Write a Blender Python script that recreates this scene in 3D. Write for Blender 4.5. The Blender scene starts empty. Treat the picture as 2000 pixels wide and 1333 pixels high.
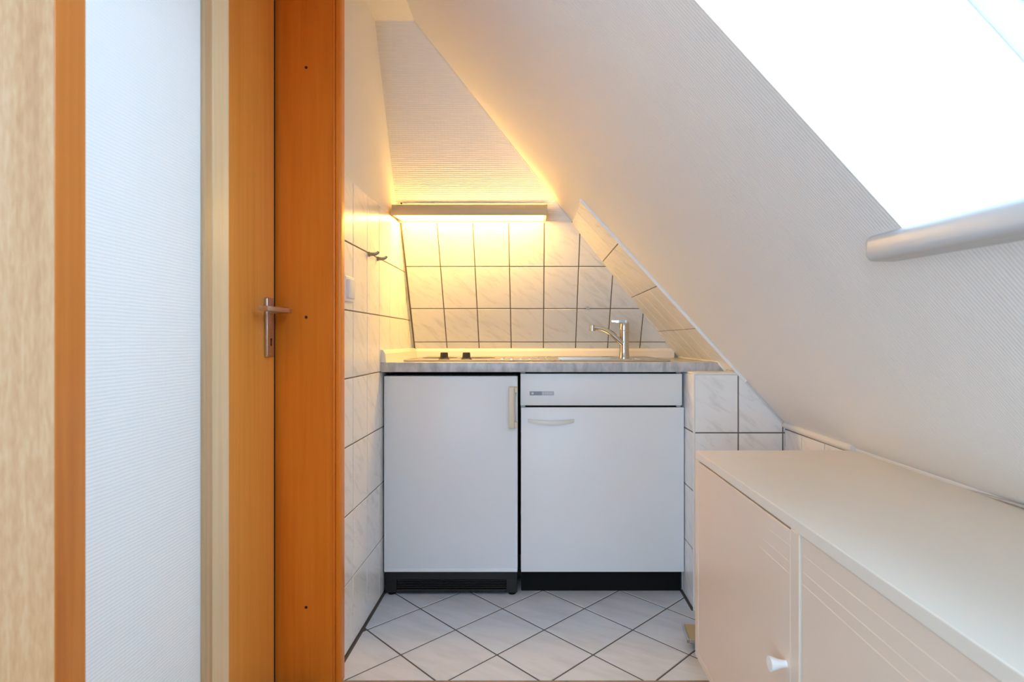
import bpy, bmesh, math, random
from mathutils import Vector, Matrix

random.seed(7)
SC = bpy.context.scene
COL = SC.collection

# ------------------------------------------------------------------ camera
F = 1090.0                       # focal length in pixels of a 2000 x 1333 frame
CAM_Z = 0.94
cam = bpy.data.cameras.new('camera')
cam.sensor_width = 36.0
cam.lens = F / 2000.0 * 36.0
cam.shift_x = -44.0 / 2000.0
cam.shift_y = -1.5 / 2000.0
cam.clip_start = 0.02
cam.dof.use_dof = True
cam.dof.focus_distance = 2.1
cam.dof.aperture_fstop = 6.3
cam_o = bpy.data.objects.new('camera', cam)
cam_o.location = (0, 0, CAM_Z)
cam_o.rotation_euler = (math.pi / 2, 0, 0)
COL.objects.link(cam_o)
SC.camera = cam_o

# ------------------------------------------------------------------ sky, exposure
world = bpy.data.worlds.new('overcast_sky')
SC.world = world
world.use_nodes = True
bg = world.node_tree.nodes['Background']
bg.inputs['Color'].default_value = (0.535, 0.765, 1.0, 1)
bg.inputs['Strength'].default_value = 11.2
SC.view_settings.view_transform = 'Standard'
SC.view_settings.look = 'None'
SC.view_settings.exposure = 0.0
SC.view_settings.gamma = 1.0
SC.view_settings.use_curve_mapping = False
LAMP_DOWN = 36.0                  # warm glow of the lower diffuser strip
LAMP_UP = 31.0                    # and of the narrow upper slot
LAMP_COLOR = (1.0, 0.57, 0.125, 1)
try:
    SC.cycles.use_denoising = True
    SC.cycles.max_bounces = 16
    SC.cycles.diffuse_bounces = 10
    SC.cycles.transparent_max_bounces = 12
    SC.cycles.caustics_reflective = False
    SC.cycles.caustics_refractive = False
    SC.cycles.sample_clamp_indirect = 8.0
except Exception:
    pass

# ------------------------------------------------------------------ main dimensions (metres)
CEIL = 2.08                       # flat ceiling
XL = -0.56                        # face of the left wall tiles
SLK = 1.1                         # steepness of the right roof slope
def slope_x(z): return 1.462 - z / SLK
BWK = 0.5123                      # lean of the far wall
def back_y(z): return 3.056 - BWK * z
KNEE_Z = 0.645
KNEE_X = slope_x(KNEE_Z)
REAR_Y = -1.7
TILE_Y0 = 1.537                   # where the tiled floor starts
PIER_Y = 1.938
PIER_X = 0.553
PIER_Z = 0.824

SL_UP = Vector((-1 / SLK, 0, 1)).normalized()
SL_IN = Vector((-SL_UP.z, 0, SL_UP.x))          # into the room
BW_UP = Vector((0, -BWK, 1)).normalized()
BW_IN = Vector((1, 0, 0)).cross(BW_UP)

# ------------------------------------------------------------------ light portals at the two windows (sampling guides only)
WIN1 = dict(y0=-0.25, y1=0.723, z0=1.075, z1=1.64)
WIN2 = dict(x0=-1.55, x1=-0.28, z0=0.12, z1=2.0)
def portal(name, loc, direction, sx, sy, up):
    l = bpy.data.lights.new(name, 'AREA')
    l.shape = 'RECTANGLE'; l.size = sx; l.size_y = sy
    l.cycles.is_portal = True
    o = bpy.data.objects.new(name, l)
    zax = -Vector(direction).normalized()
    yax = Vector(up).normalized()
    xax = yax.cross(zax)
    m = Matrix((xax, yax, zax)).transposed().to_4x4()
    m.translation = loc
    o.matrix_world = m
    COL.objects.link(o)
_zc = (WIN1['z0'] + WIN1['z1']) / 2
_len = (WIN1['z1'] - WIN1['z0']) / SL_UP.z
portal('skylight_portal', Vector((slope_x(_zc), (WIN1['y0'] + WIN1['y1']) / 2, _zc)) - SL_IN * 0.40, SL_IN,
       WIN1['y1'] - WIN1['y0'] + 0.02, _len + 0.02, SL_UP)
portal('rear_window_portal', Vector(((WIN2['x0'] + WIN2['x1']) / 2, REAR_Y - 0.17, (WIN2['z0'] + WIN2['z1']) / 2)),
       (0, 1, 0), WIN2['x1'] - WIN2['x0'] + 0.02, WIN2['z1'] - WIN2['z0'] + 0.02, (0, 0, 1))

# ================================================================== materials
def nm(name):
    m = bpy.data.materials.new(name)
    m.use_nodes = True
    nt = m.node_tree
    return m, nt, nt.nodes['Principled BSDF']
def N(nt, t, **kw):
    n = nt.nodes.new(t)
    for k, v in kw.items():
        setattr(n, k, v)
    return n
def plain(name, col, rough=0.5, metal=0.0, spec=0.5, coat=0.0):
    m, nt, b = nm(name)
    b.inputs['Base Color'].default_value = (*col, 1)
    b.inputs['Roughness'].default_value = rough
    b.inputs['Metallic'].default_value = metal
    b.inputs['Specular IOR Level'].default_value = spec
    b.inputs['Coat Weight'].default_value = coat
    # fine procedural unevenness
    tc = N(nt, 'ShaderNodeTexCoord'); no = N(nt, 'ShaderNodeTexNoise')
    no.inputs['Scale'].default_value = 9.0; no.inputs['Detail'].default_value = 3.0
    nt.links.new(tc.outputs['Object'], no.inputs['Vector'])
    mr = N(nt, 'ShaderNodeMapRange')
    mr.inputs['To Min'].default_value = max(0.0, rough - 0.04); mr.inputs['To Max'].default_value = min(1.0, rough + 0.04)
    nt.links.new(no.outputs['Fac'], mr.inputs['Value'])
    nt.links.new(mr.outputs['Result'], b.inputs['Roughness'])
    return m

def wallpaper(name, udir, vdir, col=(0.83, 0.83, 0.825), pitch=0.0055, depth=0.0004, rough=0.55):
    """painted woven glass-fibre wallpaper: broken ribs along u, stacked along v"""
    m, nt, b = nm(name)
    L = nt.links.new
    b.inputs['Base Color'].default_value = (*col, 1)
    b.inputs['Roughness'].default_value = rough
    tc = N(nt, 'ShaderNodeTexCoord')
    def dot(d):
        n = N(nt, 'ShaderNodeVectorMath', operation='DOT_PRODUCT')
        L(tc.outputs['Object'], n.inputs[0]); n.inputs[1].default_value = d
        return n.outputs['Value']
    cx = N(nt, 'ShaderNodeCombineXYZ'); L(dot(udir), cx.inputs[0]); L(dot(vdir), cx.inputs[1])
    mp = N(nt, 'ShaderNodeMapping'); mp.inputs['Scale'].default_value = (28, 140, 1); L(cx.outputs[0], mp.inputs['Vector'])
    no = N(nt, 'ShaderNodeTexNoise'); no.inputs['Scale'].default_value = 1.0; no.inputs['Detail'].default_value = 2.0
    L(mp.outputs[0], no.inputs['Vector'])
    def wave(outp, p, dist):
        mu = N(nt, 'ShaderNodeMath', operation='MULTIPLY_ADD'); L(outp, mu.inputs[0])
        mu.inputs[1].default_value = 2 * math.pi / p
        ml = N(nt, 'ShaderNodeMath', operation='MULTIPLY'); L(no.outputs['Fac'], ml.inputs[0]); ml.inputs[1].default_value = dist
        L(ml.outputs[0], mu.inputs[2])
        s = N(nt, 'ShaderNodeMath', operation='SINE'); L(mu.outputs[0], s.inputs[0])
        return s.outputs[0]
    w1 = wave(dot(vdir), pitch, 5.0)
    w2 = wave(dot(udir), pitch * 1.7, 3.0)
    ad = N(nt, 'ShaderNodeMath', operation='MULTIPLY_ADD'); L(w2, ad.inputs[0]); ad.inputs[1].default_value = 0.2; L(w1, ad.inputs[2])
    bp = N(nt, 'ShaderNodeBump'); bp.inputs['Strength'].default_value = 0.55; bp.inputs['Distance'].default_value = depth
    L(ad.outputs[0], bp.inputs['Height']); L(bp.outputs['Normal'], b.inputs['Normal'])
    return m

def wood(name, dark, mid, light, across=70.0, along=1.6, axis='Z', rough=0.38, flake=0.0, coat=0.15):
    m, nt, b = nm(name)
    L = nt.links.new
    tc = N(nt, 'ShaderNodeTexCoord'); oi = N(nt, 'ShaderNodeObjectInfo')
    ad = N(nt, 'ShaderNodeVectorMath', operation='ADD')
    rv = N(nt, 'ShaderNodeCombineXYZ')
    ml = N(nt, 'ShaderNodeMath', operation='MULTIPLY'); ml.inputs[1].default_value = 13.7
    L(oi.outputs['Random'], ml.inputs[0])
    for i in range(3): L(ml.outputs[0], rv.inputs[i])
    L(tc.outputs['Object'], ad.inputs[0]); L(rv.outputs[0], ad.inputs[1])
    mp = N(nt, 'ShaderNodeMapping')
    sc = [across] * 3; sc['XYZ'.index(axis)] = along
    mp.inputs['Scale'].default_value = sc
    L(ad.outputs[0], mp.inputs['Vector'])
    n1 = N(nt, 'ShaderNodeTexNoise'); n1.inputs['Scale'].default_value = 1.0; n1.inputs['Detail'].default_value = 6.0; n1.inputs['Roughness'].default_value = 0.65
    n1.inputs['Distortion'].default_value = 0.4
    L(mp.outputs[0], n1.inputs['Vector'])
    mp2 = N(nt, 'ShaderNodeMapping')
    sc2 = [across * 0.16] * 3; sc2['XYZ'.index(axis)] = along * 0.35
    mp2.inputs['Scale'].default_value = sc2
    L(ad.outputs[0], mp2.inputs['Vector'])
    n2 = N(nt, 'ShaderNodeTexNoise'); n2.inputs['Scale'].default_value = 1.0; n2.inputs['Detail'].default_value = 3.0
    L(mp2.outputs[0], n2.inputs['Vector'])
    mx = N(nt, 'ShaderNodeMath', operation='MULTIPLY_ADD'); L(n1.outputs['Fac'], mx.inputs[0]); mx.inputs[1].default_value = 0.5
    m2 = N(nt, 'ShaderNodeMath', operation='MULTIPLY'); L(n2.outputs['Fac'], m2.inputs[0]); m2.inputs[1].default_value = 0.5
    L(m2.outputs[0], mx.inputs[2])
    fac = mx.outputs[0]
    if flake:
        mp3 = N(nt, 'ShaderNodeMapping')
        sc3 = [230.0] * 3; sc3['XYZ'.index(axis)] = 52.0
        mp3.inputs['Scale'].default_value = sc3
        L(ad.outputs[0], mp3.inputs['Vector'])
        n3 = N(nt, 'ShaderNodeTexNoise'); n3.inputs['Scale'].default_value = 1.0; n3.inputs['Detail'].default_value = 3.0; n3.inputs['Distortion'].default_value = 0.2
        L(mp3.outputs[0], n3.inputs['Vector'])
        su = N(nt, 'ShaderNodeMath', operation='SUBTRACT'); L(n3.outputs['Fac'], su.inputs[0]); su.inputs[1].default_value = 0.5
        ma = N(nt, 'ShaderNodeMath', operation='MULTIPLY_ADD'); L(su.outputs[0], ma.inputs[0]); ma.inputs[1].default_value = flake; L(fac, ma.inputs[2])
        fac = ma.outputs[0]
    cr = N(nt, 'ShaderNodeValToRGB')
    e = cr.color_ramp.elements
    e[0].position = 0.34; e[0].color = (*dark, 1)
    e[1].position = 0.66; e[1].color = (*light, 1)
    k = e.new(0.5); k.color = (*mid, 1)
    L(fac, cr.inputs['Fac'])
    L(cr.outputs['Color'], b.inputs['Base Color'])
    b.inputs['Roughness'].default_value = rough
    b.inputs['Coat Weight'].default_value = coat; b.inputs['Coat Roughness'].default_value = 0.25
    bp = N(nt, 'ShaderNodeBump'); bp.inputs['Strength'].default_value = 0.08; bp.inputs['Distance'].default_value = 0.001
    L(n1.outputs['Fac'], bp.inputs['Height']); L(bp.outputs['Normal'], b.inputs['Normal'])
    return m

def marble(name, base, vein, rough=0.22, streak=(9, 26), angle=0.7, contrast=(0.44, 0.72), bump=0.02):
    """glazed tile with faint grey slanting streaks; every tile takes its own cut of the pattern"""
    m, nt, b = nm(name)
    L = nt.links.new
    tc = N(nt, 'ShaderNodeTexCoord'); oi = N(nt, 'ShaderNodeObjectInfo')
    ml = N(nt, 'ShaderNodeMath', operation='MULTIPLY'); ml.inputs[1].default_value = 31.0; L(oi.outputs['Random'], ml.inputs[0])
    rv = N(nt, 'ShaderNodeCombineXYZ')
    for i in range(3): L(ml.outputs[0], rv.inputs[i])
    rot = N(nt, 'ShaderNodeMapping'); rot.inputs['Rotation'].default_value = (0, 0, angle); L(tc.outputs['Object'], rot.inputs['Vector'])
    sc = N(nt, 'ShaderNodeMapping'); sc.inputs['Scale'].default_value = (streak[0], streak[1], 14); L(rot.outputs[0], sc.inputs['Vector'])
    ad = N(nt, 'ShaderNodeVectorMath', operation='ADD'); L(sc.outputs[0], ad.inputs[0]); L(rv.outputs[0], ad.inputs[1])
    no = N(nt, 'ShaderNodeTexNoise'); no.inputs['Scale'].default_value = 1.0; no.inputs['Detail'].default_value = 4.0
    no.inputs['Roughness'].default_value = 0.6; no.inputs['Distortion'].default_value = 0.5
    L(ad.outputs[0], no.inputs['Vector'])
    cr = N(nt, 'ShaderNodeValToRGB'); e = cr.color_ramp.elements
    e[0].position = contrast[0]; e[0].color = (*base, 1); e[1].position = contrast[1]; e[1].color = (*vein, 1)
    L(no.outputs['Fac'], cr.inputs['Fac'])
    L(cr.outputs['Color'], b.inputs['Base Color'])
    b.inputs['Roughness'].default_value = rough
    bp = N(nt, 'ShaderNodeBump'); bp.inputs['Strength'].default_value = bump; bp.inputs['Distance'].default_value = 0.01
    n2 = N(nt, 'ShaderNodeTexNoise'); n2.inputs['Scale'].default_value = 6.0
    L(tc.outputs['Object'], n2.inputs['Vector']); L(n2.outputs['Fac'], bp.inputs['Height']); L(bp.outputs['Normal'], b.inputs['Normal'])
    return m

def glass_mat(name):
    m = bpy.data.materials.new(name); m.use_nodes = True
    nt = m.node_tree; nt.nodes.remove(nt.nodes['Principled BSDF'])
    out = nt.nodes['Material Output']
    t = N(nt, 'ShaderNodeBsdfTransparent'); g = N(nt, 'ShaderNodeBsdfGlossy'); g.inputs['Roughness'].default_value = 0.02
    mx = N(nt, 'ShaderNodeMixShader'); mx.inputs[0].default_value = 0.06
    nt.links.new(t.outputs[0], mx.inputs[1]); nt.links.new(g.outputs[0], mx.inputs[2]); nt.links.new(mx.outputs[0], out.inputs['Surface'])
    return m

def emission(name, col, strength):
    m = bpy.data.materials.new(name); m.use_nodes = True
    nt = m.node_tree; b = nt.nodes['Principled BSDF']
    b.inputs['Base Color'].default_value = (0.9, 0.9, 0.9, 1)
    b.inputs['Emission Color'].default_value = col
    b.inputs['Emission Strength'].default_value = strength
    return m

WHITE = (0.80, 0.785, 0.755)
M = dict(
    paper_left=wallpaper('woven_wallpaper_left', (0, 1, 0), (0, 0, 1), pitch=0.005, depth=0.00022),
    paper_back=wallpaper('woven_wallpaper_back', (1, 0, 0), tuple(BW_UP), pitch=0.0075, depth=0.0010),
    paper_slope=wallpaper('woven_wallpaper_slope', tuple(SL_UP), (0, 1, 0), pitch=0.006),
    paper_flat=wallpaper('woven_wallpaper_flat', (1, 0, 0), (0, 1, 0)),
    paper_rear=wallpaper('woven_wallpaper_rear', (1, 0, 0), (0, 0, 1)),
    tile=marble('marbled_wall_tile', (0.81, 0.81, 0.805), (0.675, 0.675, 0.67), streak=(10, 40), angle=0.65, contrast=(0.52, 0.74)),
    floor_tile=marble('marbled_floor_tile', (0.59, 0.63, 0.69), (0.49, 0.53, 0.585), rough=0.28, streak=(5, 22), angle=0.5, contrast=(0.42, 0.75)),
    worktop=marble('grey_marbled_laminate', (0.56, 0.57, 0.59), (0.33, 0.345, 0.37), rough=0.3, streak=(8, 34), angle=0.9, contrast=(0.36, 0.66), bump=0.0),
    grout=plain('brown_grey_grout', (0.155, 0.135, 0.115), 0.9),
    floor_grout=plain('dark_floor_grout', (0.095, 0.085, 0.078), 0.9),
    joint=plain('light_silicone', (0.74, 0.72, 0.68), 0.45),
    white_paint=plain('white_paint', (0.84, 0.84, 0.83), 0.4),
    sill_shaded=plain('shaded_sill_lacquer', (0.53, 0.545, 0.565), 0.3),  # white sill greyed, its backlit shade is put into the colour
    cab_white=plain('white_melamine', (0.74, 0.76, 0.775), 0.42),
    fridge_white=plain('white_fridge_lacquer', (0.735, 0.77, 0.805), 0.35),
    carcass=plain('cabinet_carcass', (0.62, 0.62, 0.60), 0.6),
    black=plain('black_plinth', (0.006, 0.006, 0.006), 0.75, spec=0.15),
    vent_black=plain('charcoal_plastic', (0.016, 0.015, 0.014), 0.5, spec=0.3),
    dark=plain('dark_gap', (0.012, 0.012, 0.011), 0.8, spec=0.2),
    cream_plastic=plain('cream_plastic', (0.66, 0.585, 0.46), 0.4),
    off_white=plain('off_white_plastic', (0.72, 0.715, 0.67), 0.35),
    badge=plain('badge_grey', (0.42, 0.45, 0.50), 0.4),
    badge_dark=plain('badge_slate', (0.235, 0.26, 0.31), 0.4),
    badge_light=plain('badge_pale', (0.58, 0.62, 0.67), 0.4),
    steel=plain('brushed_steel', (0.60, 0.58, 0.55), 0.28, 1.0),
    chrome=plain('chrome', (0.58, 0.575, 0.56), 0.07, 1.0),
    hook_metal=plain('dull_chrome', (0.33, 0.31, 0.28), 0.25, 1.0),
    alu=plain('satin_aluminium', (0.62, 0.58, 0.54), 0.33, 1.0),
    brown_black=plain('brown_black_knob', (0.035, 0.024, 0.015), 0.45),
    hotplate=plain('cast_iron', (0.10, 0.09, 0.08), 0.5),
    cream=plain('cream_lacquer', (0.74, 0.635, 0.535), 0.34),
    cream_skylit=plain('cream_lacquer_skylit', (0.745, 0.70, 0.62), 0.25),  # same cream, with the bluish skylight on the top put into the colour
    cable=plain('grey_cable', (0.50, 0.47, 0.46), 0.5),
    olive=plain('brass_plate', (0.36, 0.29, 0.15), 0.45),
    lamp_shell=plain('beige_lamp_shell', (0.56, 0.435, 0.27), 0.45),
    switch=plain('switch_white', (0.80, 0.81, 0.83), 0.3),
    glass=glass_mat('window_glass'),
    glow_down=emission('warm_lower_diffuser', LAMP_COLOR, LAMP_DOWN),
    glow_up=emission('warm_upper_diffuser', LAMP_COLOR, LAMP_UP),
    door_wood=wood('orange_brown_door_veneer', (0.77, 0.31, 0.047), (0.85, 0.375, 0.068), (0.90, 0.43, 0.095)),
    jamb_wood=wood('deep_orange_jamb_wood', (0.66, 0.17, 0.009), (0.78, 0.235, 0.017), (0.85, 0.295, 0.03), across=40),
    casing_wood=wood('pale_yellow_casing_wood', (0.63, 0.45, 0.24), (0.73, 0.54, 0.32), (0.79, 0.62, 0.41), across=60),
    casing_edge=wood('tan_casing_edge_wood', (0.44, 0.27, 0.13), (0.53, 0.34, 0.18), (0.60, 0.42, 0.25), across=90),
    leaf_wood=wood('flaked_light_veneer', (0.43, 0.205, 0.085), (0.52, 0.275, 0.125), (0.58, 0.35, 0.19), across=60, along=1.0, flake=0.42),
    lipping=wood('reddish_lipping', (0.48, 0.125, 0.014), (0.57, 0.17, 0.022), (0.64, 0.22, 0.035), across=75, rough=0.25, coat=0.4),
    floor_wood=wood('parquet_wood', (0.24, 0.15, 0.085), (0.30, 0.20, 0.12), (0.36, 0.25, 0.16), axis='Y'),
    plug=plain('dark_plug', (0.05, 0.015, 0.006), 0.6),
)

# ================================================================== geometry helpers
WL = {}                                              # world locations of parents
def wl(o): return WL.get(o.name, Vector((0, 0, 0)))

def thing(name, label, cat, loc=(0, 0, 0), group=None, kind=None):
    o = bpy.data.objects.new(name, None)
    o.empty_display_size = 0.05
    COL.objects.link(o)
    o.location = loc
    WL[o.name] = Vector(loc)
    tag(o, label, cat, group, kind)
    return o
def tag(o, label=None, cat=None, group=None, kind=None):
    if label: o['label'] = label
    if cat: o['category'] = cat
    if group: o['group'] = group
    if kind: o['kind'] = kind
    return o
def obj(name, bm, mat, parent=None, smooth=False, label=None, kind=None):
    """one mesh object; the mesh is given in world coordinates"""
    bmesh.ops.recalc_face_normals(bm, faces=bm.faces)
    xs = [v.co.copy() for v in bm.verts]
    lo = Vector((min(c.x for c in xs), min(c.y for c in xs), min(c.z for c in xs)))
    hi = Vector((max(c.x for c in xs), max(c.y for c in xs), max(c.z for c in xs)))
    c = (lo + hi) / 2
    bmesh.ops.translate(bm, verts=bm.verts, vec=-c)
    me = bpy.data.meshes.new(name)
    bm.to_mesh(me); bm.free()
    if smooth:
        for p in me.polygons: p.use_smooth = True
        try: me.set_sharp_from_angle(angle=math.radians(40))
        except Exception: pass
    me.materials.append(mat)
    o = bpy.data.objects.new(name, me)
    COL.objects.link(o)
    if parent is not None:
        o.parent = parent
        o.location = c - wl(parent)
    else:
        o.location = c
    WL[o.name] = c
    if label: o['label'] = label
    if kind: o['kind'] = kind
    return o
def B(): return bmesh.new()
def box(bm, x0, x1, y0, y1, z0, z1, bev=0.0, seg=2):
    n = bmesh.new()
    bmesh.ops.create_cube(n, size=1.0)
    for v in n.verts:
        v.co = Vector(((x0 + x1) / 2 + v.co.x * (x1 - x0), (y0 + y1) / 2 + v.co.y * (y1 - y0), (z0 + z1) / 2 + v.co.z * (z1 - z0)))
    if bev > 0:
        bmesh.ops.bevel(n, geom=list(n.edges), offset=bev, segments=seg, affect='EDGES', profile=0.5)
    merge(bm, n)
    return bm
def merge(bm, n):
    vm = {}
    for v in n.verts: vm[v] = bm.verts.new(v.co)
    for f in n.faces:
        try: bm.faces.new([vm[v] for v in f.verts])
        except ValueError: pass
    n.free()
def prism(bm, pts, d):
    """polygon (world points) pushed along d"""
    d = Vector(d)
    a = [bm.verts.new(Vector(p)) for p in pts]
    b = [bm.verts.new(Vector(p) + d) for p in pts]
    bm.faces.new(a); bm.faces.new(list(reversed(b)))
    for i in range(len(a)):
        j = (i + 1) % len(a)
        bm.faces.new((a[i], b[i], b[j], a[j]))
    return bm
def frame_of(d):
    d = Vector(d).normalized()
    h = Vector((0, 0, 1)) if abs(d.z) < 0.9 else Vector((1, 0, 0))
    x = h.cross(d).normalized()
    return x, d.cross(x).normalized()
def tube(bm, pts, r, n=12, caps=True):
    pts = [Vector(p) for p in pts]
    rs = r if isinstance(r, (list, tuple)) else [r] * len(pts)
    rings = []
    x = None
    for i, p in enumerate(pts):
        d = (pts[min(i + 1, len(pts) - 1)] - pts[max(i - 1, 0)]).normalized()
        if x is None: x, y = frame_of(d)
        else:
            x = (x - d * x.dot(d)).normalized(); y = d.cross(x)
        rings.append([bm.verts.new(p + (x * math.cos(2 * math.pi * k / n) + y * math.sin(2 * math.pi * k / n)) * rs[i]) for k in range(n)])
    for a, b in zip(rings, rings[1:]):
        for k in range(n):
            bm.faces.new((a[k], a[(k + 1) % n], b[(k + 1) % n], b[k]))
    if caps:
        bm.faces.new(list(reversed(rings[0]))); bm.faces.new(rings[-1])
    return bm
def lathe(bm, base, axis, prof, n=20):
    """prof = [(distance along axis, radius), ...]"""
    base = Vector(base); axis = Vector(axis).normalized()
    return tube(bm, [base + axis * h for h, r in prof], [r for h, r in prof], n)

# ---- polygons for tiles
def clip(poly, cp):
    """convex clip of poly by the convex CCW polygon cp"""
    out = poly
    for i in range(len(cp)):
        a = cp[i]; b = cp[(i + 1) % len(cp)]
        ins = lambda p: (b[0] - a[0]) * (p[1] - a[1]) - (b[1] - a[1]) * (p[0] - a[0]) >= -1e-9
        new = []
        for j in range(len(out)):
            p = out[j]; q = out[(j + 1) % len(out)]
            ip, iq = ins(p), ins(q)
            if ip: new.append(p)
            if ip != iq:
                dx, dy = q[0] - p[0], q[1] - p[1]
                ex, ey = b[0] - a[0], b[1] - a[1]
                den = ex * dy - ey * dx
                if abs(den) > 1e-12:
                    t = (ex * (a[1] - p[1]) - ey * (a[0] - p[0])) / den
                    new.append((p[0] + t * dx, p[1] + t * dy))
        out = new
        if len(out) < 3: return []
    res = []
    for p in out:
        if not res or math.hypot(p[0] - res[-1][0], p[1] - res[-1][1]) > 1e-4: res.append(p)
    if len(res) > 1 and math.hypot(res[0][0] - res[-1][0], res[0][1] - res[-1][1]) < 1e-4: res.pop()
    return res if len(res) >= 3 else []
def area(p): return 0.5 * sum(p[i][0] * p[(i + 1) % len(p)][1] - p[(i + 1) % len(p)][0] * p[i][1] for i in range(len(p)))
def inset(p, d):
    n = len(p); lines = []
    for i in range(n):
        a = p[i]; b = p[(i + 1) % n]
        L = math.hypot(b[0] - a[0], b[1] - a[1])
        nx, ny = -(b[1] - a[1]) / L, (b[0] - a[0]) / L
        lines.append((a[0] + nx * d, a[1] + ny * d, b[0] - a[0], b[1] - a[1]))
    out = []
    for i in range(n):
        x1, y1, dx1, dy1 = lines[i - 1]; x2, y2, dx2, dy2 = lines[i]
        den = dx1 * dy2 - dy1 * dx2
        if abs(den) < 1e-9: out.append((x2, y2)); continue
        t = ((x2 - x1) * dy2 - (y2 - y1) * dx2) / den
        out.append((x1 + t * dx1, y1 + t * dy1))
    return out
def tiles(parent, origin, u, v, cells, region, mat, gap, thick, name='tile', jitter=0.0006, n0=0.0):
    u = Vector(u); v = Vector(v); nrm = u.cross(v)
    rot = Matrix((u, v, nrm)).transposed()
    count = 0
    for cell in cells:
        p = clip(inset(cell, gap / 2), region)
        if not p or area(p) < 1e-4: continue
        q = inset(p, 0.0013)
        if area(q) < 5e-5: continue
        xs = [a[0] for a in p]; ys = [a[1] for a in p]
        if max(xs) - min(xs) < 0.006 or max(ys) - min(ys) < 0.006: continue
        cx = (min(xs) + max(xs)) / 2; cy = (min(ys) + max(ys)) / 2
        t = thick + random.uniform(-jitter, jitter) * 0.5
        n = len(p)
        vs = [(a[0] - cx, a[1] - cy, 0) for a in p] + [(a[0] - cx, a[1] - cy, t - 0.0013) for a in p] + [(a[0] - cx, a[1] - cy, t) for a in q]
        fs = [tuple(range(2 * n, 3 * n)), tuple(reversed(range(n)))]
        for r in (0, n):
            for i in range(n):
                j = (i + 1) % n
                fs.append((r + i, r + j, r + n + j, r + n + i))
        me = bpy.data.meshes.new(name)
        me.from_pydata(vs, [], fs); me.update()
        me.materials.append(mat)
        o = bpy.data.objects.new(name, me)
        COL.objects.link(o)
        c = Vector(origin) + u * cx + v * cy + nrm * n0
        tilt = Matrix.Rotation(random.uniform(-0.0012, 0.0012), 3, 'X') @ Matrix.Rotation(random.uniform(-0.0012, 0.0012), 3, 'Y')
        m = (rot @ tilt).to_4x4(); m.translation = c - wl(parent)
        o.parent = parent
        o.matrix_local = m
        count += 1
    return count
def grid(us, vs):
    return [[(a, c), (b, c), (b, d), (a, d)] for a, b in zip(us, us[1:]) for c, d in zip(vs, vs[1:])]
def bed(parent, origin, u, v, region, mat, thick, name='grout_bed', n0=-0.004):
    u = Vector(u); v = Vector(v); n = u.cross(v)
    bm = B(); prism(bm, [Vector(origin) + u * a + v * b + n * n0 for a, b in region], n * (thick - n0))
    return obj(name, bm, mat, parent)

# ================================================================== THE SETTING
# ---- floor
bm = B(); box(bm, -1.75, 1.0, REAR_Y - 0.1, 3.2, -0.14, -0.02)
floor = obj('floor', bm, M['floor_grout'])
tag(floor, 'floor of pale tiles laid diagonally in the kitchenette', 'floor', kind='structure')
bm = B(); box(bm, XL - 0.02, 0.9, TILE_Y0, 2.75, -0.022, -0.0015)
obj('grout_bed', bm, M['floor_grout'], floor)
D = 0.2874
vx, vy = -0.256, 1.8115
cells = []
for i in range(-8, 12):
    for j in range(-8, 12):
        cx = vx + (i + j) * D / 2; cy = vy + D / 2 + (i - j) * D / 2
        cells.append([(cx, cy - D / 2), (cx + D / 2, cy), (cx, cy + D / 2), (cx - D / 2, cy)])
tiles(floor, (0, 0, -0.009), (1, 0, 0), (0, 1, 0), cells,
      [(XL + 0.006, TILE_Y0 + 0.004), (0.862, TILE_Y0 + 0.004), (0.862, 2.45), (XL + 0.006, 2.45)], M['floor_tile'], 0.0052, 0.009, name='floor_tile', jitter=0.0)
# parquet of the room in front
for k in range(20):
    x0 = -1.62 + k * 0.125
    bm = B(); box(bm, x0 + 0.0006, x0 + 0.1244, REAR_Y, TILE_Y0 - 0.035, -0.021, -0.001, 0.0012, 1)
    obj('floor_plank', bm, M['floor_wood'], floor)
bm = B(); box(bm, XL - 0.03, 0.87, TILE_Y0 - 0.034, TILE_Y0 + 0.002, -0.021, 0.002, 0.002, 2)
threshold = obj('trim_1', bm, M['floor_wood'])
tag(threshold, 'brown wooden threshold strip in front of the floor tiles', 'threshold', kind='structure')

# ---- left wall: kitchen section, behind the door, near section
bm = B()
box(bm, -0.78, XL - 0.009, 1.548, 3.3, 0, CEIL)
box(bm, -0.95, -0.78, 0.9, 3.3, 0, CEIL)
box(bm, -0.78, XL - 0.004, 1.0, 1.548, 2.0, CEIL)
wall_left = obj('wall_left', bm, M['paper_left'])
tag(wall_left, 'left kitchenette wall, marbled tiles below, white woven wallpaper above', 'wall', kind='structure')
bm = B()
box(bm, -1.75, XL - 0.003, 0.668, 0.99, 0, CEIL)
wn = obj('wall_left_front', bm, M['paper_left'])
tag(wn, 'bright white strip of woven wallpaper wall between the wooden doors', 'wall', kind='structure')
LV = [0.005 + 0.205 * k for k in range(0, 7)] + [1.4285]
LU = [1.7225 + 0.1455 * k for k in range(-1, 7)]
reg = [(1.561, 0.006), (2.75, 0.006), (2.75, 0.2), (back_y(1.4285) , 1.4285), (1.561, 1.4285)]
bed(wall_left, (XL - 0.009, 0, 0), (0, 1, 0), (0, 0, 1), reg, M['joint'], 0.006)
tiles(wall_left, (XL - 0.009, 0, 0), (0, 1, 0), (0, 0, 1), grid(LU, LV), reg, M['tile'], 0.0034, 0.009)
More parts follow.
